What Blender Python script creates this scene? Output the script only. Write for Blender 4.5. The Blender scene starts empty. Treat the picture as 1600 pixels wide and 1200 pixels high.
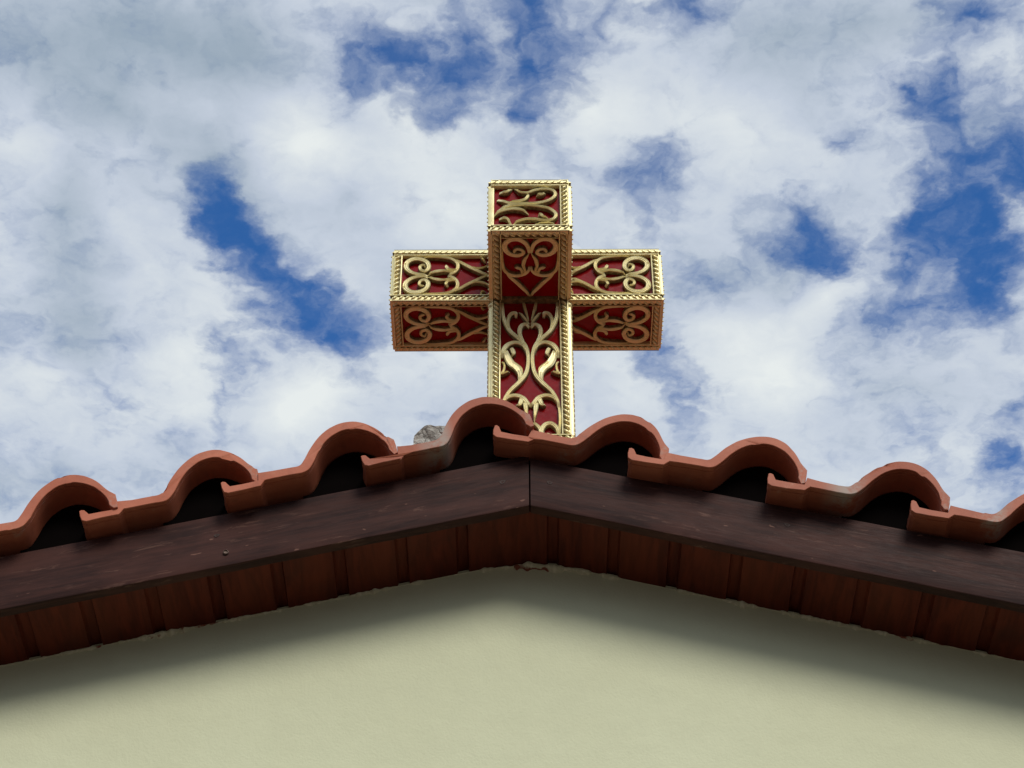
import bpy, math, random
from mathutils import Vector, Matrix, noise
random.seed(7)
S = bpy.context.scene
COL = S.collection
R = math.radians

# ------------------------------------------------------------------ camera
cd = bpy.data.cameras.new("camera"); cam = bpy.data.objects.new("camera", cd); COL.objects.link(cam)
cam.location = (-.0225, 0, 1.6)
cam.rotation_euler = (R(90 + 42.979), 0, R(.3173))
cd.sensor_width = 36; cd.lens = 3235.8 / 1600 * 36
cd.clip_start = .05; cd.clip_end = 9000
S.camera = cam

# ------------------------------------------------------------------ render / exposure
S.render.engine = 'CYCLES'
S.view_settings.view_transform = 'Standard'; S.view_settings.look = 'None'
S.view_settings.exposure = 0; S.view_settings.gamma = 1
S.cycles.use_denoising = True
S.cycles.max_bounces = 8; S.cycles.diffuse_bounces = 5; S.cycles.transmission_bounces = 8

# ------------------------------------------------------------------ sun
SUN_EL, SUN_AZ = 37, 20            # elevation; azimuth to the right of the facade's normal, behind the viewer
sun_dir = Vector((math.sin(R(SUN_AZ)) * math.cos(R(SUN_EL)), -math.cos(R(SUN_AZ)) * math.cos(R(SUN_EL)), math.sin(R(SUN_EL))))
ld = bpy.data.lights.new("sun", 'SUN'); sun = bpy.data.objects.new("sun", ld); COL.objects.link(sun)
ld.energy = 2.2; ld.angle = R(22); ld.color = (1, .95, .86)
sun.rotation_euler = sun_dir.to_track_quat('Z', 'Y').to_euler()

# ------------------------------------------------------------------ node helper
class NT:
    def __init__(s, nt): s.nt = nt; s.n = nt.nodes; s.l = nt.links
    def node(s, t, ins=None, **kw):
        x = s.n.new(t)
        for k, v in kw.items(): setattr(x, k, v)
        for k, v in (ins or {}).items(): s.put(x.inputs[k], v)
        return x
    def put(s, sock, v):
        if isinstance(v, bpy.types.NodeSocket): s.l.new(v, sock)
        else: sock.default_value = v
    def math(s, op, a, b=0., c=0., clamp=False):
        return s.node('ShaderNodeMath', {0: a, 1: b, 2: c}, operation=op, use_clamp=clamp).outputs[0]
    def vm(s, op, a, b=(0, 0, 0), out=0):
        return s.node('ShaderNodeVectorMath', {0: a, 1: b}, operation=op).outputs[out]
    def scale(s, a, k): 
        x = s.node('ShaderNodeVectorMath', {0: a}, operation='SCALE'); s.put(x.inputs['Scale'], k); return x.outputs[0]
    def noise(s, vec, scale, detail=4., rough=.55, dist=0., col=False):
        x = s.node('ShaderNodeTexNoise', {'Vector': vec, 'Scale': scale, 'Detail': detail, 'Roughness': rough, 'Distortion': dist})
        return x.outputs['Color' if col else 0]
    def ramp(s, v, a, b, lo=0., hi=1., smooth=True):
        x = s.node('ShaderNodeMapRange', {0: v, 1: a, 2: b, 3: lo, 4: hi}, interpolation_type='SMOOTHSTEP' if smooth else 'LINEAR')
        return x.outputs[0]
    def mix(s, f, a, b, mode='MIX'):
        x = s.node('ShaderNodeMix', data_type='RGBA', blend_type=mode)
        s.put(x.inputs[0], f)
        for i, v in ((6, a), (7, b)):
            s.put(x.inputs[i], v if isinstance(v, bpy.types.NodeSocket) else (*v, 1) if len(v) == 3 else v)
        return x.outputs[2]

# ------------------------------------------------------------------ world: Nishita sky behind a broken cloud deck
# holes of the deck: x, y on a deck one unit overhead, two half axes, turn, strength
HOLES = [(0.003, 0.769, 0.0525, 0.0224, 1.47, 1.2), (-0.067, 0.79, 0.0348, 0.0196, -2.45, 0.85), (-0.108, 0.801, 0.017, 0.0133, 1.73, 0.65), (-0.041, 0.78, 0.0412, 0.0101, 1.6, 0.5), (-0.085, 0.773, 0.0232, 0.0192, 3.04, 0.35), (-0.199, 0.897, 0.0246, 0.014, 1.88, 0.85), (-0.186, 0.931, 0.032, 0.0155, 1.36, 0.8), (-0.164, 0.971, 0.0446, 0.0236, -1.93, 0.72), (-0.123, 1.026, 0.0362, 0.0244, -2.3, 0.8), (-0.141, 0.996, 0.0295, 0.02, -1.86, 0.3), (-0.207, 1.065, 0.0366, 0.0108, 1.79, 0.5), (-0.288, 1.082, 0.0407, 0.0135, 1.73, 0.35), (-0.352, 1.133, 0.0244, 0.0203, 2.68, 0.25), (-0.216, 1.106, 0.0208, 0.0092, 1.7, 0.3), (0.084, 0.872, 0.036, 0.0199, 1.65, 0.6), (0.1, 0.745, 0.0182, 0.013, -3.07, 0.75), (0.053, 0.757, 0.0171, 0.016, 1.29, 0.5), (0.201, 0.854, 0.014, 0.0118, 1.16, 0.6), (0.236, 0.812, 0.0173, 0.0133, 2.79, 0.75), (0.26, 0.789, 0.0348, 0.0191, 1.36, 0.6), (0.275, 0.749, 0.0213, 0.0156, -2.93, 0.8), (0.306, 0.804, 0.0355, 0.0116, 1.38, 0.5), (0.269, 0.822, 0.0238, 0.014, 1.34, 0.5), (0.296, 0.936, 0.0557, 0.031, 1.34, 1.1), (0.311, 0.874, 0.0239, 0.0193, 1.0, 0.95), (0.28, 0.893, 0.0293, 0.0209, 1.25, 0.8), (0.316, 0.968, 0.0244, 0.0143, 1.32, 0.7), (0.191, 0.918, 0.0275, 0.0206, 1.33, 0.65), (0.222, 0.929, 0.0235, 0.0191, -2.88, 0.45), (0.199, 0.951, 0.0353, 0.0192, -2.86, 0.5), (0.257, 0.945, 0.0212, 0.0109, 1.39, 0.5), (0.136, 0.968, 0.0205, 0.017, 1.33, 0.45), (0.108, 0.961, 0.0178, 0.0094, 1.49, 0.4), (0.257, 1.002, 0.0365, 0.0163, 2.95, 0.55), (0.101, 1.044, 0.0181, 0.0134, 1.46, 0.6), (0.117, 1.095, 0.0289, 0.0123, 1.69, 0.45), (0.293, 1.124, 0.0201, 0.0154, 1.21, 0.45), (0.357, 1.16, 0.0384, 0.0213, 1.33, 0.65), (0.355, 1.082, 0.0477, 0.0116, 1.39, 0.6), (0.304, 1.169, 0.0193, 0.0121, 1.33, 0.4), (0.0, 0.838, 0.0145, 0.0088, 1.57, 0.4), (0.001, 0.873, 0.0119, 0.0106, 1.56, 0.35)]
# denser lumps of the deck
LUMPS = [(-0.137, 0.845, 0.0399, 0.0285, -2.1, 0.7), (-0.229, 1.046, 0.0588, 0.0355, 1.83, 0.5), (-0.153, 1.099, 0.0578, 0.0358, 2.44, 0.8), (-0.051, 1.047, 0.0583, 0.0402, 1.62, 0.6), (0.173, 1.048, 0.0553, 0.0503, -2.56, 0.6), (0.207, 0.991, 0.0292, 0.0218, 2.01, 0.5), (0.216, 0.95, 0.0237, 0.0168, 1.34, 0.4), (0.085, 1.087, 0.0406, 0.0363, 1.35, 0.4), (0.084, 0.937, 0.0347, 0.0253, 1.48, 0.3), (-0.047, 0.908, 0.046, 0.0446, 2.75, 0.45), (0.135, 0.834, 0.0609, 0.0378, -2.56, 0.4), (0.311, 0.91, 0.0229, 0.0122, 1.34, 0.5), (0.266, 1.187, 0.0578, 0.0369, -3.05, 0.4), (-0.068, 0.833, 0.0346, 0.0238, -2.29, 0.3), (-0.337, 1.045, 0.0465, 0.0305, 1.87, 0.3), (0.047, 0.823, 0.0357, 0.0238, 1.52, 0.4)]
# greyer, shaded stretches
DULL = [(-0.266, 0.767, 0.1005, 0.0571, 3.07, 0.9), (-0.166, 0.768, 0.0466, 0.0379, 2.95, 0.6), (-0.247, 0.827, 0.0471, 0.0364, -2.57, 0.6), (-0.195, 0.858, 0.0388, 0.0299, -2.13, 0.55), (-0.3, 0.907, 0.0795, 0.0246, 1.75, 0.45), (-0.298, 0.995, 0.0748, 0.0258, 1.75, 0.4), (0.161, 0.77, 0.0578, 0.0287, -3.1, 0.5), (0.244, 0.756, 0.046, 0.028, -3.05, 0.4), (0.132, 0.961, 0.06, 0.0355, -3.1, 0.3), (0.266, 1.075, 0.0576, 0.0503, -2.47, 0.35), (-0.104, 0.891, 0.0389, 0.0315, -2.36, 0.35), (0.056, 0.997, 0.0393, 0.0307, -3.09, 0.2), (-0.1, 0.827, 0.0338, 0.0193, -2.38, 0.25), (0.292, 0.84, 0.0321, 0.0233, 1.21, 0.4), (-0.349, 1.169, 0.0576, 0.0362, 3.04, 0.3)]
W = bpy.data.worlds.new("World"); S.world = W; W.use_nodes = True
w = NT(W.node_tree); w.n.clear()
sky = w.node('ShaderNodeTexSky', sky_type='NISHITA', sun_disc=False, sun_elevation=R(SUN_EL), sun_rotation=R(180 - SUN_AZ), air_density=1.0, dust_density=.3, ozone_density=2.0)
d = w.node('ShaderNodeTexCoord').outputs['Generated']
sep = w.node('ShaderNodeSeparateXYZ', {0: d})
z = w.math('MAXIMUM', sep.outputs[2], .06)
q = w.node('ShaderNodeCombineXYZ', {0: w.math('DIVIDE', sep.outputs[0], z), 1: w.math('DIVIDE', sep.outputs[1], z), 2: 0.}).outputs[0]
w1 = w.vm('SUBTRACT', w.noise(q, 11, 2, .5, col=True), (.5, .5, .5))
w2 = w.vm('SUBTRACT', w.noise(q, 30, 5, .56, col=True), (.5, .5, .5))
qw = w.vm('ADD', q, w.vm('ADD', w.scale(w1, .035), w.scale(w2, .055)))
qs = w.vm('ADD', q, w.scale(w1, .05))
holes = 0.
def blob(v, x, y, a, b, t, k, acc, grow, pw):
    m = w.node('ShaderNodeMapping', {0: v, 1: (x, y, 0), 2: (0, 0, t), 3: (a * grow, b * grow, 1)}, vector_type='TEXTURE').outputs[0]
    g = w.node('ShaderNodeTexGradient', {0: m}, gradient_type='SPHERICAL').outputs[1]
    return w.math('MULTIPLY_ADD', w.math('POWER', g, pw), k, acc)
for h in HOLES: holes = blob(qw, *h[:5], h[5] ** 1.1, holes, 2.1, 1.15)
lumps = dull = 0.
for h in LUMPS: lumps = blob(qs, *h, lumps, 1.5, 1.3)
for h in DULL: dull = blob(qs, *h, dull, 1.5, 1.3)
el = sep.outputs[2]; clear = w.ramp(el, .08, .30)          # the deck melts into haze low down
n_big = w.noise(qw, 8, 3, .5)
n_mid = w.noise(qw, 14, 5, .50, .3)
n_fine = w.noise(qw, 50, 5, .52, .3)
dens = w.math('ADD', w.math('MULTIPLY_ADD', w.math('SUBTRACT', n_mid, .5), 1.7, 1.02), w.math('MULTIPLY', w.math('SUBTRACT', n_fine, .5), 1.2))
dens = w.math('SUBTRACT', w.math('MULTIPLY_ADD', lumps, .35, dens), w.math('MINIMUM', w.math('MULTIPLY', holes, 1.36), 1.30))
cover = w.math('POWER', w.ramp(dens, -.75, 1.08), 1.6)
cover = w.math('MULTIPLY_ADD', w.math('SUBTRACT', cover, .85), clear, .85)
tone = w.math('MULTIPLY_ADD', w.math('SUBTRACT', n_big, .5), .95, w.math('MULTIPLY_ADD', w.math('SUBTRACT', n_mid, .5), .50, w.math('MULTIPLY_ADD', w.math('SUBTRACT', n_fine, .5), .26, .53)))
tone = w.math('ADD', tone, w.math('SUBTRACT', w.math('MULTIPLY', lumps, .78), w.math('MULTIPLY', dull, .68)))
tone = w.math('MULTIPLY_ADD', w.math('SUBTRACT', tone, .5), clear, .5)
cl = w.mix(w.ramp(tone, .0, .5, smooth=False), (3.3, 4.1, 5.0), (5.5, 6.15, 7.15))
cl = w.mix(w.ramp(tone, .5, 1., smooth=False), cl, (8.0, 8.45, 8.45))
glow = w.math('POWER', w.math('MAXIMUM', w.vm('DOT_PRODUCT', d, tuple(sun_dir), out=1), 0.), 3.)
cl = w.scale(cl, w.math('MULTIPLY_ADD', glow, .7, 1.))
blue = w.mix(1., sky.outputs[0], (.42, .98, 1.60), 'MULTIPLY')
blue = w.scale(blue, 1.0)
final = w.mix(cover, blue, cl)
final = w.scale(final, w.ramp(el, .0, .45, .05, 1.))      # low sky dimmed to hold back light, as unseen trees and houses would
bg = w.node('ShaderNodeBackground', {0: final, 1: .1})
w.l.new(bg.outputs[0], w.node('ShaderNodeOutputWorld').inputs[0])

# ------------------------------------------------------------------ mesh helpers
class MB:
    """collects vertices and faces, then links them as ONE mesh object"""
    def __init__(s): s.v = []; s.f = []; s.m = []
    def add(s, vs, fs, mi=0):
        o = len(s.v); s.v += [tuple(x) for x in vs]; s.f += [tuple(i + o for i in f) for f in fs]; s.m += [mi] * len(fs)
    def box(s, a, b):
        (x0, y0, z0), (x1, y1, z1) = a, b
        s.add([(x, y, zz) for zz in (z0, z1) for y in (y0, y1) for x in (x0, x1)],
              [(0, 2, 3, 1), (4, 5, 7, 6), (0, 1, 5, 4), (2, 6, 7, 3), (0, 4, 6, 2), (1, 3, 7, 5)])
    def rings(s, rings, closed=True, cap=True):
        n = len(rings[0]); fs = []
        for i in range(len(rings) - 1):
            for j in range(n if closed else n - 1):
                k = (j + 1) % n
                fs.append((i * n + j, i * n + k, (i + 1) * n + k, (i + 1) * n + j))
        if cap: fs += [tuple(range(n - 1, -1, -1)), tuple((len(rings) - 1) * n + j for j in range(n))]
        s.add([p for r in rings for p in r], fs)
    def build(s, name, mats, parent=None, smooth=None, bevel=0, seg=2):
        me = bpy.data.meshes.new(name); me.from_pydata(s.v, [], s.f); me.validate()
        import bmesh
        bm = bmesh.new(); bm.from_mesh(me); bmesh.ops.recalc_face_normals(bm, faces=bm.faces); bm.to_mesh(me); bm.free()
        for m in (mats if isinstance(mats, list) else [mats]): me.materials.append(m)
        if len(s.m) == len(me.polygons): me.polygons.foreach_set('material_index', s.m)
        if smooth is not None:
            me.polygons.foreach_set('use_smooth', [True] * len(me.polygons))
            me.set_sharp_from_angle(angle=R(smooth))
        o = bpy.data.objects.new(name, me); COL.objects.link(o)
        if parent: o.parent = parent
        if bevel:
            b = o.modifiers.new('bevel', 'BEVEL'); b.width = bevel; b.segments = seg; b.limit_method = 'ANGLE'; b.angle_limit = R(40)
        return o
def thing(name, label, cat, loc=(0, 0, 0)):
    o = bpy.data.objects.new(name, None); COL.objects.link(o); o.location = loc; o.empty_display_size = .1
    o['label'] = label; o['category'] = cat
    return o
def spline(P, n=8):
    """Catmull-Rom through tuples of any length"""
    if len(P) < 3: 
        return [tuple(a + (b - a) * i / n for a, b in zip(P[0], P[1])) for i in range(n + 1)]
    Q = [tuple(2 * a - b for a, b in zip(P[0], P[1]))] + list(P) + [tuple(2 * a - b for a, b in zip(P[-1], P[-2]))]
    out = []
    for i in range(1, len(Q) - 2):
        for k in range(n):
            t = k / n
            out.append(tuple(.5 * (2 * b + (c - a) * t + (2 * a - 5 * b + 4 * c - e) * t * t + (3 * b - a - 3 * c + e) * t ** 3)
                             for a, b, c, e in zip(Q[i - 1], Q[i], Q[i + 1], Q[i + 2])))
    out.append(tuple(P[-1]))
    return out

# ------------------------------------------------------------------ materials
def mat(name):
    m = bpy.data.materials.new(name); m.use_nodes = True
    t = NT(m.node_tree); b = t.n['Principled BSDF']
    return m, t, b
def bump(t, b, h, strength, dist):
    x = t.node('ShaderNodeBump', {'Height': h, 'Strength': strength, 'Distance': dist}); t.l.new(x.outputs[0], b.inputs['Normal'])

def make_wall():
    m, t, b = mat('green_stucco'); c = t.node('ShaderNodeTexCoord').outputs['Object']
    n1 = t.noise(c, 2.2, 4, .6); n2 = t.noise(c, 260, 3, .6); n3 = t.noise(c, 30, 4, .6)
    col = t.mix(t.ramp(n1, .3, .7), (.62, .63, .425), (.655, .67, .46))
    col = t.mix(t.math('MULTIPLY', t.ramp(n3, .35, .75), .25), col, (.575, .585, .40))
    t.put(b.inputs['Base Color'], col); b.inputs['Roughness'].default_value = .75; b.inputs['Specular IOR Level'].default_value = .25
    bump(t, b, t.math('ADD', t.math('MULTIPLY', n2, .5), t.math('MULTIPLY', n3, 1.2)), .35, .0025)
    return m
def make_wood(name, slope, dark, light, worn, rough, wear_lo):
    m, t, b = mat(name); c = t.node('ShaderNodeTexCoord').outputs['Object']
    r = t.node('ShaderNodeMapping', {0: c, 2: (0, slope, 0)}).outputs[0]
    g = t.vm('MULTIPLY', r, (3, 30, 45)); 
    grain = t.noise(g, 2.2, 6, .65, .8); blot = t.noise(t.vm('MULTIPLY', r, (1, 1, 2.4)), 6, 4, .6)
    fine = t.noise(t.vm('MULTIPLY', r, (1, 8, 14)), 42, 4, .7)
    col = t.mix(t.ramp(grain, .35, .68), dark, light)
    col = t.mix(t.math('MULTIPLY', t.ramp(blot, .42, .7), .65), col, tuple(k * 1.55 for k in light))
    scr = t.math('MULTIPLY', t.ramp(t.noise(t.vm('MULTIPLY', r, (1, 4, 7)), 15, 5, .7, .5), wear_lo, wear_lo + .1), t.ramp(blot, .4, .6))
    col = t.mix(t.math('MULTIPLY', scr, .38), col, worn)
    sp = t.ramp(t.noise(t.vm('MULTIPLY', r, (1, 2, 3.2)), 38, 2, .5), .735, .775)
    col = t.mix(t.math('MULTIPLY', sp, .4), col, tuple(k * 1.7 for k in worn))
    t.put(b.inputs['Base Color'], col)
    t.put(b.inputs['Roughness'], t.ramp(fine, .2, .8, rough - .04, rough + .14)); b.inputs['Specular IOR Level'].default_value = .1
    bump(t, b, t.math('ADD', t.math('MULTIPLY', grain, 1.), t.math('MULTIPLY', fine, .5)), .3, .0015)
    return m
def make_soffit():
    m, t, b = mat('varnished_boards'); c = t.node('ShaderNodeTexCoord').outputs['Object']
    g = t.vm('MULTIPLY', c, (26, 3, 3)); grain = t.noise(g, 3, 5, .6, .6); blot = t.noise(c, 9, 4, .6)
    brd = t.noise(t.vm('MULTIPLY', c, (11.2, 0, 0)), 1., 0)
    col = t.mix(t.ramp(grain, .3, .7), (.060, .010, .005), (.115, .020, .009))
    col = t.mix(t.math('MULTIPLY', t.ramp(blot, .5, .75), .55), col, (.035, .011, .008))
    col = t.mix(t.ramp(brd, .3, .7, 0., .3), col, (.15, .036, .016))
    t.put(b.inputs['Base Color'], col); b.inputs['Roughness'].default_value = .62; b.inputs['Specular IOR Level'].default_value = .12
    bump(t, b, grain, .25, .001)
    return m
def make_tile():
    m, t, b = mat('terracotta'); c = t.node('ShaderNodeTexCoord').outputs['Object']; rnd = t.node('ShaderNodeObjectInfo').outputs['Random']
    off = t.node('ShaderNodeCombineXYZ', {0: t.math('MULTIPLY', rnd, 37.), 1: t.math('MULTIPLY', rnd, 11.), 2: 0.}).outputs[0]
    p = t.vm('ADD', c, off)
    n1 = t.noise(p, 14, 5, .62); n2 = t.noise(p, 130, 4, .65); n3 = t.noise(t.vm('MULTIPLY', p, (1, .25, 1)), 60, 4, .6)
    col = t.mix(t.ramp(n1, .3, .72), (.42, .112, .054), (.51, .16, .085))
    col = t.mix(t.math('MULTIPLY', t.ramp(n3, .5, .75), .35), col, (.27, .08, .042))
    col = t.mix(t.math('MULTIPLY', rnd, .5), col, (.24, .064, .034))
    salt = t.ramp(t.noise(p, 38, 5, .7), .60, .74, 0., .45); col = t.mix(salt, col, (.46, .24, .16))
    s = t.node('ShaderNodeSeparateXYZ', {0: c})
    # grey lichen gathers in the fold between pan and roll, more on some tiles than on others
    fold = t.math('MULTIPLY', t.ramp(s.outputs[0], .075, .12), t.ramp(s.outputs[0], .152, .125))
    lich = t.math('MULTIPLY', t.ramp(t.math('ADD', t.math('ADD', n1, t.math('MULTIPLY', n2, .3)), t.math('MULTIPLY', rnd, .42)), .86, 1.08), fold)
    tip = t.math('MULTIPLY', t.ramp(s.outputs[0], .245, .264), t.ramp(n2, .42, .66, 0., .5))
    stain = t.math('MAXIMUM', lich, tip)
    col = t.mix(t.math('MULTIPLY', stain, .75), col, (.36, .34, .29))
    soot = t.math('MULTIPLY', t.ramp(t.noise(p, 24, 5, .7), .55, .78), .5)
    col = t.mix(soot, col, (.17, .075, .05))
    t.put(b.inputs['Base Color'], col); b.inputs['Roughness'].default_value = .62; b.inputs['Specular IOR Level'].default_value = .35
    bump(t, b, t.math('ADD', t.math('MULTIPLY', n3, .8), n2), .3, .0012)
    return m
def make_gold():
    m, t, b = mat('aged_gold_casting'); c = t.node('ShaderNodeTexCoord').outputs['Object']
    n1 = t.noise(c, 40, 4, .6); n2 = t.noise(c, 300, 4, .65)
    col = t.mix(t.ramp(n1, .3, .7), (.78, .665, .325), (.87, .79, .45))
    col = t.mix(t.math('MULTIPLY', t.ramp(n2, .60, .75), .35), col, (.36, .32, .17))
    t.put(b.inputs['Base Color'], col); b.inputs['Metallic'].default_value = .42
    t.put(b.inputs['Roughness'], t.ramp(n1, .2, .8, .36, .5))
    bump(t, b, t.math('ADD', n2, n1), .35, .001)
    return m
def make_dark_gold():
    m, t, b = mat('dark_gold'); n = t.noise(t.node('ShaderNodeTexCoord').outputs['Object'], 150, 4, .6)
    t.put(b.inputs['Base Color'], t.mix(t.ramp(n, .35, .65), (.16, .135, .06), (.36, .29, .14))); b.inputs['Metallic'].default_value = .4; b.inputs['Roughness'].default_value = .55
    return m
def make_red():
    m, t, b = mat('red_acrylic'); c = t.node('ShaderNodeTexCoord').outputs['Object']
    n = t.noise(c, 22, 3, .5)
    t.put(b.inputs['Base Color'], t.mix(t.ramp(n, .3, .7), (.25, .006, .008), (.31, .008, .010)))
    t.put(b.inputs['Roughness'], t.ramp(t.noise(c, 120, 4, .6), .3, .7, .10, .2)); b.inputs['Specular IOR Level'].default_value = .22
    tr = t.node('ShaderNodeBsdfTranslucent', {0: (.75, .03, .03, 1)})
    ms = t.node('ShaderNodeMixShader', {0: .28, 1: b.outputs[0], 2: tr.outputs[0]})
    t.l.new(ms.outputs[0], t.n['Material Output'].inputs[0])
    bump(t, b, t.noise(c, 14, 2, .5), .12, .004)
    return m
def make_concrete():
    m, t, b = mat('rough_concrete'); c = t.node('ShaderNodeTexCoord').outputs['Object']
    n1 = t.noise(c, 35, 6, .7); n2 = t.noise(c, 160, 4, .7); v = t.node('ShaderNodeTexVoronoi', {'Vector': t.vm('ADD', c, t.scale(t.noise(c, 30, 3, col=True), .03)), 'Scale': 40.}, feature='DISTANCE_TO_EDGE').outputs[0]
    col = t.mix(t.ramp(n1, .35, .68), (.24, .22, .19), (.50, .48, .43))
    col = t.mix(t.ramp(v, .05, .0, 0., .8), col, (.07, .06, .05))
    col = t.mix(t.ramp(n2, .66, .76), col, (.62, .60, .56))
    t.put(b.inputs['Base Color'], col); b.inputs['Roughness'].default_value = .9
    bump(t, b, t.math('ADD', n1, t.math('ADD', n2, t.math('MULTIPLY', v, 2.))), .9, .006)
    return m
def make_ground():
    m, t, b = mat('paved_yard'); c = t.node('ShaderNodeTexCoord').outputs['Object']
    n = t.noise(c, 1.5, 6, .6); k = t.node('ShaderNodeTexBrick', {'Vector': c, 'Scale': 1.6, 'Color1': (.065, .045, .032, 1), 'Color2': (.055, .038, .028, 1), 'Mortar': (.04, .034, .028, 1), 'Mortar Size': .012}).outputs[0]
    t.put(b.inputs['Base Color'], t.mix(t.math('MULTIPLY', n, .5), k, (.055, .043, .034))); b.inputs['Roughness'].default_value = .9
    return m
def make_steel():
    m, t, b = mat('rusty_nail_steel'); n = t.noise(t.node('ShaderNodeTexCoord').outputs['Object'], 500, 3)
    t.put(b.inputs['Base Color'], t.mix(n, (.2, .15, .12), (.10, .06, .045))); b.inputs['Metallic'].default_value = .6; b.inputs['Roughness'].default_value = .6
    return m
def make_plain(name, rgb, rough):
    m, t, b = mat(name); n = t.noise(t.node('ShaderNodeTexCoord').outputs['Object'], 40, 4)
    t.put(b.inputs['Base Color'], t.mix(n, tuple(k * .8 for k in rgb), tuple(k * 1.2 for k in rgb))); b.inputs['Roughness'].default_value = rough
    return m

SL = .25; TH = math.atan(SL)                 # roof slope
M_WALL = make_wall(); M_SOFFIT = make_soffit(); M_TILE = make_tile(); M_GOLD = make_gold(); M_RED = make_red(); M_DKGOLD = make_dark_gold()
M_CONC = make_concrete(); M_GROUND = make_ground(); M_STEEL = make_steel()
M_DECK = make_plain('dark_roof_boards', (.045, .026, .02), .8)
WD = dict(dark=(.022, .009, .008), light=(.050, .019, .0145), worn=(.20, .105, .075), rough=.5, wear_lo=.57)
M_FASC = {-1: make_wood('stained_board', TH, **WD), 1: make_wood('stained_board', -TH, **WD)}
M_HOLLOW_SHADE = make_plain('hollow_shade_black', (.0025, .0016, .0015), .9); M_HOLLOW_SHADE.node_tree.nodes['Principled BSDF'].inputs['Specular IOR Level'].default_value = .03  # near-black stand-in for the shade inside the tile hollows

# ------------------------------------------------------------------ ground
g = MB(); g.add([(-4000, -4000, 0), (4000, -4000, 0), (4000, 4000, 0), (-4000, 4000, 0)], [(0, 1, 2, 3)])
ground = g.build('ground', M_GROUND); ground['kind'] = 'structure'

# ------------------------------------------------------------------ chapel
YT, YF, YW, YB = 2.35, 2.389, 2.522, 6.6      # tile front, fascia front, wall face, back
FT = .0175                                   # fascia thickness
AX, AZ = -.009, 3.5780                       # lower apex of the fascia
HW = 1.75                                    # half width of the wall
SR = .267                                    # the right slope sags a little more
def bow(x): return -.0095 * math.exp(-((x - AX) / .05) ** 2)      # boards and plaster sag a little at the corner
def rz(x, z0): return z0 - abs(x - AX) * (SR if x > AX else SL)
chapel = thing('chapel', 'pale green stuccoed chapel gable under red tiles with dark wooden eaves', 'building')

wb = MB()                                    # one closed shell: gables, side walls
def gable(y): return [(-HW + AX, y, 0), (HW + AX, y, 0), (HW + AX, y, rz(HW + AX, AZ + .006)), (AX, y, AZ + .006), (-HW + AX, y, rz(-HW + AX, AZ + .006))]
wb.rings([gable(YW), gable(YB)])
wb.build('wall', M_WALL, chapel)

# ragged bead of plaster where the wall meets the boards
pb = MB(); N = 900
rings = []
for i in range(N + 1):
    x = AX - 1.0 + 2.0 * i / N
    n1 = noise.noise((x * 9, 1.3, 0)); n2 = noise.noise((x * 38, 7.7, 0)); n3 = noise.noise((x * 120, 3.1, 0))
    zt = rz(x, AZ + .0015) + bow(x)
    ap = math.exp(-((x - AX + .01) / .055) ** 2)
    r = max(.0005, .0022 + .0034 * n1 + .0040 * n2 + .0030 * n3) + .0004 * ap
    drop = r * 1.25
    yf = YW - r * 1.1 - .0004
    rings.append([(x, YW + .004, zt), (x, yf + .0002, zt), (x, yf - .0006 * n3, zt - drop * .5), (x, YW - r * .45, zt - drop), (x, YW + .004, zt - drop * 1.6)])
pb.rings(rings)
def make_bead():
    m, t, b = mat('smeared_plaster'); c = t.node('ShaderNodeTexCoord').outputs['Object']
    n = t.noise(c, 16, 4, .65); f = t.noise(c, 130, 3, .6)
    col = t.mix(t.ramp(f, .4, .7), (.56, .54, .36), (.72, .69, .50))
    col = t.mix(t.ramp(n, .56, .62), col, (.22, .062, .032))           # boards' stain run onto the plaster
    t.put(b.inputs['Base Color'], col); b.inputs['Roughness'].default_value = .85; bump(t, b, f, .5, .002)
    return m
pb.build('plaster_bead', [make_bead()], chapel, smooth=60)

# fascia boards, one per slope, mitred with a vertical butt joint
def fascia(sg):
    f = MB(); n = 120; rings = []
    x0, x1 = AX + sg * .0012, AX + sg * 2.05
    for i in range(n + 1):
        x = x0 + (x1 - x0) * i / n
        zb = rz(x, AZ) + .0012 * noise.noise((x * 5, sg, 0)) + .0006 * noise.noise((x * 22, sg, 4)); ztop = rz(x, AZ + (.093 + .010 * x if x > AX else .099))
        yf = YF + .0015 * noise.noise((x * 3, 2 * sg, 1))
        b = .0022
        rings.append([(x, yf + b, zb), (x, yf + .3 * b, zb + .3 * b), (x, yf, zb + b), (x, yf, zb + .03), (x, yf, ztop), (x, YF + FT, ztop), (x, YF + FT, zb)])
    f.rings(rings)
    return f.build('fascia_board', M_FASC[sg], chapel, smooth=35)
FA = {s: fascia(s) for s in (-1, 1)}
def nail(sg, x, dz, r=.0042):
    k = MB(); zc = rz(x, AZ) + dz; n = 14
    c = lambda rr, y: [(x + rr * math.cos(a), y, zc + rr * math.sin(a)) for a in [2 * math.pi * j / n for j in range(n)]]
    k.rings([c(r, YF + .003), c(r, YF - .0022), c(r * .75, YF - .003), c(r * .62, YF - .0014), c(r * .2, YF - .0012)])
    k.build('nail', M_STEEL, FA[sg], smooth=40)
nail(-1, -.4555, .0235)
def knot(sg, x, dz, w_, h_):
    k = MB(); zc = rz(x, AZ) + dz; n = 16; rs = []
    for rr, y in ((1, YF + .002), (1, YF - .0006), (.7, YF - .0007), (.3, YF + .0004)):
        rs.append([(x + rr * w_ * math.cos(a) * (1 + .2 * math.sin(3 * a)), y, zc - sg * SL * rr * w_ * math.cos(a) + rr * h_ * math.sin(a)) for a in [2 * math.pi * j / n for j in range(n)]])
    k.rings(rs); k.build('knot', M_DECK, FA[sg], smooth=60)
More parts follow.
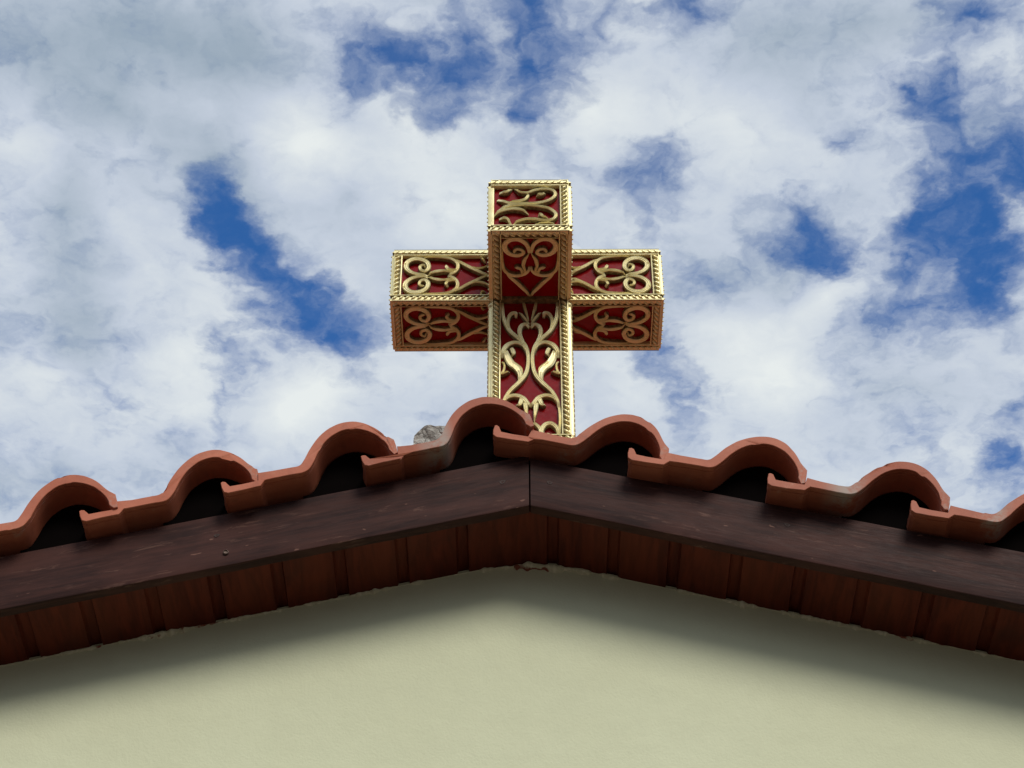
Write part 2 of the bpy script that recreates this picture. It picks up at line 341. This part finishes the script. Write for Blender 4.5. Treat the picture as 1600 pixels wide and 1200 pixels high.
knot(-1, -.050, .056, .0045, .0035); knot(1, .021, .052, .004, .003); knot(-1, -.472, .060, .004, .0026); knot(1, .372, .062, .004, .003)

# soffit: boards running into the wall, with sunk channels between them
def soffit(sg):
    k = MB(); prof = []; z0 = AZ + .0015
    def P(s, dz): x = AX + sg * s; prof.append((x, rz(x, z0) + dz))
    P(0, 0); s = .0265 if sg > 0 else .004
    if sg > 0: P(.008, 0); P(.016, 0)
    ch, dp = .0165, .0070
    while s < 2.0:
        j = random.uniform(-.001, .001)
        if s > .01: P(s + j - .0012, 0); P(s + j, dp * .55); P(s + j + .0018, dp); P(s + j + ch - .0018, dp); P(s + j + ch, dp * .55); P(s + j + ch + .0012, random.uniform(-.0006, .0004))
        e0 = s + ch + .004
        for q_ in range(1, 7): P(e0 + (.0905 - ch - .008) * q_ / 7 if s > .01 else .004 + .0905 * q_ / 7, 0)
        s += .0905
    P(2.05, 0)
    top = [(p[0], p[1] + .012) for p in prof]
    a = [(x, YF + FT, zz) for x, zz in prof]; b = [(x, YW + .02, zz + bow(x)) for x, zz in prof]
    n = len(prof); c = [(x, YF + FT, zz) for x, zz in top]; e = [(x, YW + .02, zz) for x, zz in top]
    k.add(a + b + c + e, [(i, i + 1, n + i + 1, n + i) for i in range(n - 1)] + [(2 * n + i, 2 * n + i + 1, 3 * n + i + 1, 3 * n + i) for i in range(n - 1)]
          + [(i, i + 1, 2 * n + i + 1, 2 * n + i) for i in range(n - 1)])
    k.build('soffit', M_SOFFIT, chapel)
for s in (-1, 1): soffit(s)

# roof: boarded deck and the field of tiles behind the verge
TILE_UP = [(0, -.001), (.003, .0005), (.007, -.001), (.0125, -.0105), (.030, -.0108), (.0545, -.0105), (.0568, .0042), (.0605, .0036), (.078, .0022), (.105, .0018)]
ARCH_UP = [(.105, .0018), (.1195, .0030), (.1285, .0125), (.141, .032), (.1595, .0530), (.182, .067), (.205, .0705), (.2255, .0635), (.243, .0480), (.256, .0285), (.2640, .0195)]
TIP = [(.2668, .0165), (.2675, .004), (.2672, -.0085), (.2615, -.0095), (.256, -.002)]
ARCH_LO = [(.256, -.002), (.2548, .009), (.249, .0225), (.2375, .038), (.2215, .0497), (.204, .0552), (.1855, .0523), (.167, .0410), (.1525, .0235), (.139, .0010), (.1265, -.0115), (.105, -.0126)]
TILE_LO = [(.078, -.0126), (.064, -.0130), (.0565, -.0215), (.030, -.0225), (.008, -.0235), (.002, -.020), (0, -.011)]
OUT = TILE_UP[:-1] + spline(ARCH_UP, 5) + TIP + spline(ARCH_LO, 5)[1:] + TILE_LO
def inset(P, dist):
    n = len(P); out = []
    for i in range(n):
        a, b, c = P[i - 1], P[i], P[(i + 1) % n]
        e1 = Vector((b[0] - a[0], b[1] - a[1])).normalized(); e2 = Vector((c[0] - b[0], c[1] - b[1])).normalized()
        nn = Vector((e1.y + e2.y, -e1.x - e2.x))
        nn = nn.normalized() if nn.length > 1e-6 else Vector((e1.y, -e1.x))
        out.append((b[0] + nn.x * dist, b[1] + nn.y * dist))
    return out
PITCH = .2115
def tile_mesh(sd):
    k = MB(); L = .40; rs = []
    for y, dd in ((0, .0007), (.0007, 0), (.0030, 0), (.0075, 0), (.0082, .0018), (.0105, .0018), (.0112, .0006), (.022, .0006), (.03, .0014), (.06, 0), (.15, 0), (.28, 0), (L, 0)):
        pts = inset(OUT, dd)
        chip = lambda p: max(0, noise.noise((p[0] * 55, p[1] * 55, sd * 3.7)) - .38) * .016 if y < .003 else 0
        rs.append([(p[0] + .0010 * noise.noise((p[0] * 30, y * 20, 2 + sd)), y + chip(p) + (.0012 * noise.noise((p[0] * 18, p[1] * 18, sd)) if y < .003 else 0),
                    p[1] + .0016 * noise.noise((p[0] * 14, y * 14, 8 + sd)) + .0005 * noise.noise((p[0] * 90, y * 60, sd))) for p in pts])
    k.rings(rs)
    return k
roof = MB()
for sg in (-1, 1):
    x1 = AX + sg * 2.06
    zt = AZ + .0925
    A, B = YF + .006, YB + .25
    roof.add([(AX, A, zt - .055), (x1, A, rz(x1, zt - .055)), (x1, A, rz(x1, zt)), (AX, A, zt), (AX, B, zt - .055), (x1, B, rz(x1, zt - .055)), (x1, B, rz(x1, zt)), (AX, B, zt)],
             [(1, 2, 6, 5), (0, 1, 5, 4), (2, 3, 7, 6), (4, 5, 6, 7)], 0)
roof_o = None
LIP0 = (-.0593, 3.7040)                      # lip of the first tile of the right slope
def tile_origins():
    c, s_ = math.cos(TH), math.sin(TH)
    out = []
    for i in range(9): out.append((LIP0[0] + i * PITCH * c - (.004 if i else .001), LIP0[1] - i * PITCH * s_ + .003, TH))
    for i in range(9): out.append((-.2617 - i * PITCH * c, 3.6415 - i * PITCH * s_, -TH))
    return out
# field tiles further back, pushed a little under the verge row
for (x, zz, th) in tile_origins():
    c, s_ = math.cos(th), math.sin(th)
    pts = [(x + p[0] * c + (p[1] - .010) * s_, zz - p[0] * s_ + (p[1] - .010) * c) for p in OUT[::2]]
    roof.rings([[(a, y, b) for a, b in pts] for y in (YT + .37, YB + .2)])
    k = len(pts)
    roof.m = roof.m + [1] * (len(roof.f) - len(roof.m))
roof.m = [0] * 8 + [1] * (len(roof.f) - 8)
roof_o = roof.build('roof', [M_DECK, M_TILE], chapel, smooth=50)
for i, (x, zz, th) in enumerate(tile_origins()):
    o = tile_mesh(i).build('roof_tile', M_TILE, roof_o, smooth=30)
    rr = random.Random(i * 3 + 1)
    o.location = (x + rr.uniform(-.0015, .0015), YT + rr.uniform(-.004, .004), zz + rr.uniform(-.001, .001))
    o.rotation_euler = (rr.uniform(-.006, .006), th + rr.uniform(-.008, .008), rr.uniform(-.006, .006))

# near-black sheets added behind the fascia, painting deep shade into the verge tiles' hollows
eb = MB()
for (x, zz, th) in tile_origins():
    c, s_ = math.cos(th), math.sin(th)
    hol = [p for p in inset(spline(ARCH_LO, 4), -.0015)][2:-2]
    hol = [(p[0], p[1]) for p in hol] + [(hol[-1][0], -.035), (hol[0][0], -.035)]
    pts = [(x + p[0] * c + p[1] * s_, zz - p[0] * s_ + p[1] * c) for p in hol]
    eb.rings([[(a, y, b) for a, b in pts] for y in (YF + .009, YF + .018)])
eb.build('hollow_shade', M_HOLLOW_SHADE, chapel)

# ------------------------------------------------------------------ the cross
KS = 2.75 / 3.3                              # placed just behind the gable wall
CX, CY = -.0038, 2.75                        # centre line; front of the shaft
WW = .17321 * KS; AH = .1685 * KS; AD = .1672 * KS
LL, LR, LF = .2270 * KS, .2129 * KS, .2141 * KS
CZ = 1.6 + 3.41852 * KS; BASE = 1.6 + 2.9405 * KS - .026
cross = thing('roof_cross', 'gold filigree cross with glossy red panels standing on the chapel ridge', 'cross', (CX, CY + AD / 2, BASE))
def rel(p): return Vector(p) - cross.location

# strokes: lists of (u, v, half width), drawn on a face one unit high
def curl(cx, cy, r0, r1, a0, turns, w0, w1, n=16):
    return [(cx + (r0 + (r1 - r0) * i / n) * math.cos(a0 + turns * 2 * math.pi * i / n), cy + (r0 + (r1 - r0) * i / n) * math.sin(a0 + turns * 2 * math.pi * i / n), w0 + (w1 - w0) * i / n) for i in range(n + 1)]
def zpt(x, y, ox, kx, oy, ky): return ((x - ox) / kx, (oy - y) / ky)
def strokes_arm():
    z = lambda x, y, w: (*zpt(x, y, 105, 758, 620, 505), w)
    up = []
    # big outer curl: from the junction round the eye
    up.append([z(455, 357, .018), z(390, 358, .030), z(300, 340, .036), z(238, 295, .040), z(240, 240, .042), z(300, 205, .046), z(375, 205, .046), z(440, 235, .040), z(462, 285, .036), z(430, 322, .032), z(385, 312, .028), z(372, 280, .026), z(405, 262, .022), z(428, 280, .012)])
    up.append([z(215, 270, .02), z(225, 255, .018), z(245, 248, .016)])
    # leaf stem
    up.append([z(448, 362, .006), z(500, 338, .026), z(560, 325, .034), z(620, 322, .026), z(680, 332, .022), z(735, 318, .026)])
    # C scroll hugging the frame, ending in a ball
    up.append([z(380, 188, .010), z(480, 186, .016), z(590, 188, .024), z(680, 200, .028), z(742, 238, .030), z(755, 285, .030), z(728, 330, .030), z(690, 352, .026), z(655, 362, .020)])
    up.append([z(752, 296, .012), z(728, 312, .018), z(690, 312, .022), z(652, 302, .028), z(640, 280, .030), z(660, 268, .022)])
    # strap running to the centre and its side leaf
    up.append([z(700, 205, .008), z(770, 232, .026), z(850, 275, .034), z(930, 312, .034), z(1010, 348, .026), z(1085, 366, .016)])
    up.append([z(880, 278, .008), z(930, 296, .020), z(980, 298, .022), z(1040, 282, .018), z(1090, 250, .012)])
    up.append([z(985, 185, .012), z(1000, 205, .016), z(1030, 225, .020)])
    out = []
    for p in up:
        out.append(p); out.append([(u, 1 - v + .004, ww * random.uniform(.94, 1.06)) for u, v, ww in p])
    return out
def strokes_shaft():
    # u across 0..1, v downward from the underside of the arms in units of the width
    z = lambda x, y, w: ((x - 148) / 640, (y - 62) / 417 * .98, w)
    L = []
    L.append([z(238, 60, .022), z(240, 140, .026), z(255, 220, .030), z(300, 295, .034), z(365, 350, .034), z(420, 400, .032), z(447, 470, .030), z(447, 560, .030), z(425, 630, .034), z(370, 690, .036), z(300, 750, .032), z(255, 815, .026), z(242, 860, .022)])
    L.append([z(312, 300, .008), z(288, 255, .022), z(286, 205, .028), z(310, 165, .034), z(345, 158, .034), z(352, 180, .018)])
    L.append([z(442, 440, .018), z(405, 380, .030), z(380, 315, .034), z(390, 265, .036), z(425, 246, .034), z(460, 258, .026)])
    L.append([z(375, 140, .010), z(410, 185, .020), z(458, 232, .018)])
    L.append([z(415, 60, .020), z(425, 120, .024), z(455, 205, .012)])
    L.append([z(440, 470, .014), z(410, 410, .028), z(350, 385, .036), z(285, 402, .040), z(248, 445, .036), z(238, 490, .022)])
    L.append([z(300, 420, .012), z(318, 440, .034), z(330, 470, .034), z(312, 482, .016)])
    L.append([z(262, 420, .020), z(278, 490, .050), z(310, 545, .062), z(355, 580, .056), z(382, 625, .040), z(372, 690, .014)])
    L.append([z(300, 520, .010), z(340, 545, .022), z(392, 585, .020), z(396, 640, .010)])
    L.append([z(236, 520, .012), z(256, 560, .016), z(250, 600, .020), z(236, 622, .022), z(272, 612, .018), z(300, 600, .010)])
    L.append([z(248, 830, .020), z(285, 795, .032), z(345, 782, .038), z(405, 800, .036), z(442, 838, .032), z(468, 852, .022)])
    L.append([z(380, 790, .010), z(392, 820, .034), z(375, 850, .034), z(350, 842, .020)])
    L.append([z(415, 815, .014), z(425, 860, .036), z(432, 910, .024), z(440, 965, .008)])
    L.append([z(240, 860, .020), z(236, 960, .020), z(244, 1060, .020)])
    L.append([z(250, 1075, .016), z(262, 1020, .034), z(310, 985, .040), z(360, 1000, .036), z(385, 1045, .034), z(350, 1070, .026), z(322, 1045, .018)])
    L.append([z(400, 1075, .02), z(392, 1030, .030), z(430, 990, .026), z(462, 985, .018)])
    out = []
    for p in L:
        out.append(p); out.append([(1 - u - .003, v, ww * random.uniform(.94, 1.06)) for u, v, ww in p])
    return out
def strokes_end():
    z = lambda x, y, w: ((x - 150) / 655, (545 - y) / 440, w)
    return [
        [z(140, 200, .014), z(205, 262, .034), z(300, 302, .036), z(400, 306, .030), z(540, 302, .034), z(640, 278, .036), z(692, 235, .036), z(675, 195, .034), z(600, 180, .034), z(520, 192, .034), z(460, 212, .032), z(390, 205, .028), z(345, 165, .012)],
        [z(290, 285, .008), z(370, 286, .030), z(435, 272, .036), z(462, 240, .030), z(452, 225, .012)],
        [z(530, 236, .010), z(560, 228, .038), z(588, 226, .030), z(612, 208, .012)],
        [z(145, 190, .014), z(220, 205, .032), z(285, 205, .034), z(325, 170, .020)],
        [z(140, 415, .014), z(205, 365, .034), z(300, 328, .036), z(420, 322, .030), z(540, 330, .034), z(640, 352, .036), z(694, 398, .036), z(672, 440, .034), z(600, 452, .034), z(520, 440, .034), z(450, 440, .032), z(385, 455, .028), z(335, 478, .012)],
        [z(165, 415, .010), z(230, 375, .032), z(320, 352, .040), z(400, 358, .038), z(466, 386, .014)],
        [z(545, 405, .012), z(565, 400, .038), z(590, 418, .028), z(630, 422, .012)],
        [z(145, 448, .014), z(220, 428, .030), z(280, 432, .032), z(318, 470, .020)],
        [z(500, 160, .010), z(580, 158, .016), z(660, 170, .012)], [z(520, 470, .010), z(600, 474, .014), z(680, 462, .012)]]
ST_ARM, ST_SHAFT, ST_END = strokes_arm(), strokes_shaft(), strokes_end()

class Face:
    """a flat face: origin, axes u, v, outward n, all in metres"""
    def __init__(s, o, u, v, n): s.o, s.u, s.v, s.n = Vector(o), Vector(u), Vector(v), Vector(n)
    def p(s, a, b, c): return rel(s.o + s.u * a + s.v * b + s.n * c)
RIB = [(-1, -1), (-.97, -.22), (-.72, .04), (-.36, -.14), (0, .05), (.36, -.14), (.72, .04), (.97, -.22), (1, -1)]
def ribbon(mb, F, pts, T, jz):
    q = spline(pts, 5); n = len(q); rs = []
    for i, (u, v, hw) in enumerate(q):
        a, b = q[max(i - 1, 0)], q[min(i + 1, n - 1)]
        tx, ty = b[0] - a[0], b[1] - a[1]; l = math.hypot(tx, ty) or 1e-9
        nx, ny = -ty / l, tx / l
        hw = max(hw * .88, .004 * WW)
        end = min(1, .35 + .65 * min(i, n - 1 - i) / 3)
        rs.append([F.p(u + nx * s * hw, v + ny * s * hw, -T + (T * .92 + jz) * (1 + h * .62) * (end if h > -1 else 1) if h > -1 else -T) for s, h in RIB])
    f0 = len(mb.f); mb.rings(rs, closed=False, cap=False)
    for k in range(f0, len(mb.f)): mb.m[k] = 1 if (k - f0) % 8 in (0, 7) else 0      # darker gold on the cut sides, outlining the scrolls
    for r in (rs[0], rs[-1]): mb.add(r, [tuple(range(len(r)))])
def bar(mb, F, a, b, T, fw, flip=1):
    """straight frame bar with a twisted-rope relief between two thin rails"""
    a, b = Vector(a), Vector(b); L = (b - a).length; t = (b - a) / L; nn = Vector((-t.y, t.x))
    prof = [(-.5, -T), (-.5, -.10 * T), (-.45, 0), (-.38, 0), (-.33, -.42 * T), (.33, -.42 * T), (.38, 0), (.45, 0), (.5, -.10 * T), (.5, -T)]; f0 = len(mb.f)
    def P(s, k, h): c = a + t * s + nn * (k * fw); return F.p(c.x, c.y, h)
    mb.rings([[P(s, k, h) for k, h in prof] for s in (0, L)])
    mb.m[f0 + 4] = mb.m[f0 + 3] = mb.m[f0 + 5] = 1                             # darker gold on the floor of the rope channel
    n = max(2, round(L / (fw * .70))); step = L / n
    for i in range(n):
        s0 = (i + .5) * step; r1 = []; r2 = []; r3 = []
        hb = .235 * fw * random.uniform(.88, 1.1); sk = flip * random.uniform(.75, 1.0); of = random.uniform(-.03, .03) * fw
        for j in range(10):
            w_ = 2 * math.pi * j / 10
            y = .325 * fw * math.sin(w_); x = hb * math.cos(w_) + sk * y + of
            x = max(-s0, min(L - s0, x))
            r1.append(P(s0 + x, y / fw, -.44 * T)); r2.append(P(s0 + x * .80, y * .86 / fw, -.02 * T)); r3.append(P(s0 + x * .32, y * .40 / fw, .20 * T))
        mb.rings([r1, r2, r3], cap=False); mb.add(r3, [tuple(range(10))])
def panel(parent, F, U, V, sides, strokes=None, su=1., sv=1., fw=None, ou=0., ov=0., T=.0098):
    """openwork panel: frame bars on the chosen sides (l r b t) plus scrolls"""
    fw = fw or .116 * WW
    mb = MB(); h = fw / 2
    if 'b' in sides: bar(mb, F, (0, h), (U, h), T, fw, 1)
    if 't' in sides: bar(mb, F, (0, V - h), (U, V - h), T, fw, 1)
    lo = fw if 'b' in sides else 0; hi = V - fw if 't' in sides else V
    if 'l' in sides: bar(mb, F, (h, lo), (h, hi), T, fw, -1)
    if 'r' in sides: bar(mb, F, (U - h, lo), (U - h, hi), T, fw, -1)
    for i, st in enumerate(strokes or []):
        pts = [(u * su + ou, v * sv + ov, ww * min(su, sv) * (.8 if strokes is ST_END else 1)) for u, v, ww in st]
        pts = [p for p in pts if -.001 < p[0] < U + .001 and -.001 < p[1] < V + .001]
        if len(pts) >= 3: ribbon(mb, F, pts, T, .0004 * ((i % 5) - 2) * .3)
    return mb.build('grille', [M_GOLD, M_DKGOLD], parent, smooth=50)
def core(name, a, b):
    k = MB(); a, b = rel(a), rel(b)
    k.box(tuple(a), tuple(b))
    o = k.build(name, M_RED, cross, bevel=.0012); return o
T = .0098; E = .0012
x0, x1 = CX - WW / 2, CX + WW / 2; y0, y1 = CY, CY + AD; zb, zt = CZ - AH / 2, CZ + AH / 2
SD = .005                                     # how far the side grilles stand out from the shaft
# shaft -------------------------------------------------------------------
sh = core('shaft', (x0 + T * .6, y0 + T + .001, BASE), (x1 - T * .6, y1 - T, CZ + AH / 2 - T))
VS = zb - BASE
F = Face((x0, y0, zb), (1, 0, 0), (0, 0, -1), (0, -1, 0)); panel(sh, F, WW, VS, 'lrt', ST_SHAFT, WW, WW * .99, fw=.12 * WW)
for sx in (-1, 1):
    xs = x0 - SD if sx < 0 else x1 + SD
    F = Face((xs, y0 + .004, BASE), (0, 1, 0), (0, 0, 1), (sx, 0, 0)); panel(sh, Face((xs, y0 + .004, zb), (0, 1, 0), (0, 0, -1), (sx, 0, 0)), AD - .008, VS - .002, 'lrbt', ST_SHAFT, AD - .008, WW * .99, T=SD + T * .6)
F = Face((x1, y1, zb), (-1, 0, 0), (0, 0, -1), (0, 1, 0)); panel(sh, F, WW, VS, 'lrbt', ST_SHAFT, WW, WW * .99)
# side arms ---------------------------------------------------------------
def arm(name, o, u, v, w_, L, hv, hw_):
    """box arm: u runs OUTWARD from the root, v up, w_ away from the viewer's face; hv, hw_ its height and depth"""
    o, u, v, w_ = map(Vector, (o, u, v, w_))
    a = o + v * T + w_ * (T + .001); b = o + u * (L - T) + v * (hv - T) + w_ * (hw_ - T)
    lo = [min(a[i], b[i]) for i in range(3)]; hi = [max(a[i], b[i]) for i in range(3)]
    c = core(name, lo, hi); tip = o + u * L
    su = WW
    # front, underside, top, back; the panel's u runs inward from the tip
    panel(c, Face(tip, -u, v, -w_), L, hv, 'lbt', ST_ARM, WW, hv)
    panel(c, Face(tip + w_ * hw_ + v * 0 - u * E, -u, -w_, -v), L - E, hw_ - E, 'lbt', ST_ARM, WW, hw_)
    panel(c, Face(tip + v * hv, -u, w_, v), L, hw_, 'lbt', ST_ARM, WW, hw_)
    panel(c, Face(tip + w_ * hw_, -u, v, w_), L, hv, 'lbt', ST_ARM, WW, hv)
    ends = panel(c, Face(tip + w_ * .003 + v * .003 + u * .0035, w_, v, u), hw_ - .006, hv - .006, 'lrbt', ST_END, hw_, hv, T=T + .0035)
    return c
arm('arm', (x0, y0, zb), (-1, 0, 0), (0, 0, 1), (0, 1, 0), LL, AH, AD)
arm('arm', (x1, y0, zb), (1, 0, 0), (0, 0, 1), (0, 1, 0), LR, AH, AD)
# forward arm ---------------------------------------------------------------
fa = core('arm', (x0 + T * .6, y0 - LF + T + .001, zb + T), (x1 - T * .6, y0 + T, zt - T))
kb = MB(); kb.box(tuple(rel((x0 + .0006, y0 - .0012, zb + .0012))), tuple(rel((x1 - .0006, y0 + T + .003, zt - .0012)))); kb.build('joint_collar', M_DKGOLD, fa)
F = Face((x0, y0 - LF, zb), (1, 0, 0), (0, 0, 1), (0, -1, 0)); panel(fa, F, WW, AH, 'rbt', ST_END, WW, AH)
F = Face((x0, y0 - LF + E, zb), (0, 1, 0), (1, 0, 0), (0, 0, -1)); panel(fa, F, LF - E, WW, 'lbt', ST_ARM[:-4], WW * .93, WW, fw=.135 * WW)
F = Face((x0, y0 - LF, zt), (0, 1, 0), (1, 0, 0), (0, 0, 1)); panel(fa, F, LF, WW, 'lbt', ST_ARM, WW * .93, WW)
for sx in (-1, 1):
    xs = x0 - SD if sx < 0 else x1 + SD
    F = Face((xs, y0 - LF + .004, zb + .003), (0, 1, 0), (0, 0, 1), (sx, 0, 0)); panel(fa, F, LF - .004, AH - .006, 'lbt', ST_ARM, WW, AH - .006, T=SD + T * .6)
# top arm -------------------------------------------------------------------
LT = .195 * KS
ta = core('arm', (x0 + T * .6, y0 + T + .001, zt - T), (x1 - T * .6, y1 - T, zt + LT - T))
F = Face((x0, y0, zt + LT), (1, 0, 0), (0, 0, -1), (0, -1, 0)); panel(ta, F, WW, LT, 'lrt', [[(v, u, ww) for u, v, ww in st] for st in ST_ARM], WW, WW)
for sx in (-1, 1):
    xs = x0 - SD if sx < 0 else x1 + SD
    F = Face((xs, y0 + .004, zt), (0, 1, 0), (0, 0, 1), (sx, 0, 0)); panel(ta, Face((xs, y0 + .004, zt + LT), (0, 1, 0), (0, 0, -1), (sx, 0, 0)), AD - .008, LT, 'lrb', [[(v, u, ww) for u, v, ww in st] for st in ST_ARM], WW * .95, WW, T=SD + T * .6)
F = Face((x0, y0, zt + LT), (1, 0, 0), (0, 1, 0), (0, 0, 1)); panel(ta, F, WW, AD, 'lrbt', ST_END, WW, AD)
F = Face((x1, y1, zt + LT), (-1, 0, 0), (0, 0, -1), (0, 1, 0)); panel(ta, F, WW, LT, 'lrt')

# ------------------------------------------------------------------ concrete plinth under the cross
def plinth():
    import bmesh
    bm = bmesh.new(); X0, X1, Y0, Y1, Z0, Z1 = -.2120, .0560, CY - .012, CY + AD + .06, 3.60, BASE - .0015
    bmesh.ops.create_cube(bm, size=1)
    for v in bm.verts: v.co = (X0 if v.co.x < 0 else X1, Y0 if v.co.y < 0 else Y1, Z0 if v.co.z < 0 else Z1)
    bmesh.ops.subdivide_edges(bm, edges=bm.edges[:], cuts=40, use_grid_fill=True)
    for v in bm.verts:
        c = v.co; p = c.copy()
        under = x0 - .015 < c.x < x1 + .02
        dx = max(0, X0 + .035 - c.x); 
        if c.z > Z1 - .06 and not under: c.z += .026 + .0085 * noise.noise(p * 45) + .004 * noise.noise(p * 110)
        if c.z > Z1 - .04: c.z -= .55 * (dx ** 2) / .035
        amp = .004 if not under else .002
        c.x += amp * noise.noise(p * 40 + Vector((5, 0, 0))); c.y += amp * noise.noise(p * 40 + Vector((0, 9, 0))) + .0025 * noise.noise(p * 110)
    me = bpy.data.meshes.new('concrete_plinth'); bm.to_mesh(me); bm.free(); me.materials.append(M_CONC)
    o = bpy.data.objects.new('concrete_plinth', me); COL.objects.link(o)
    o['label'] = 'rough grey concrete block poking up behind the tiles under the cross'; o['category'] = 'plinth'
plinth()
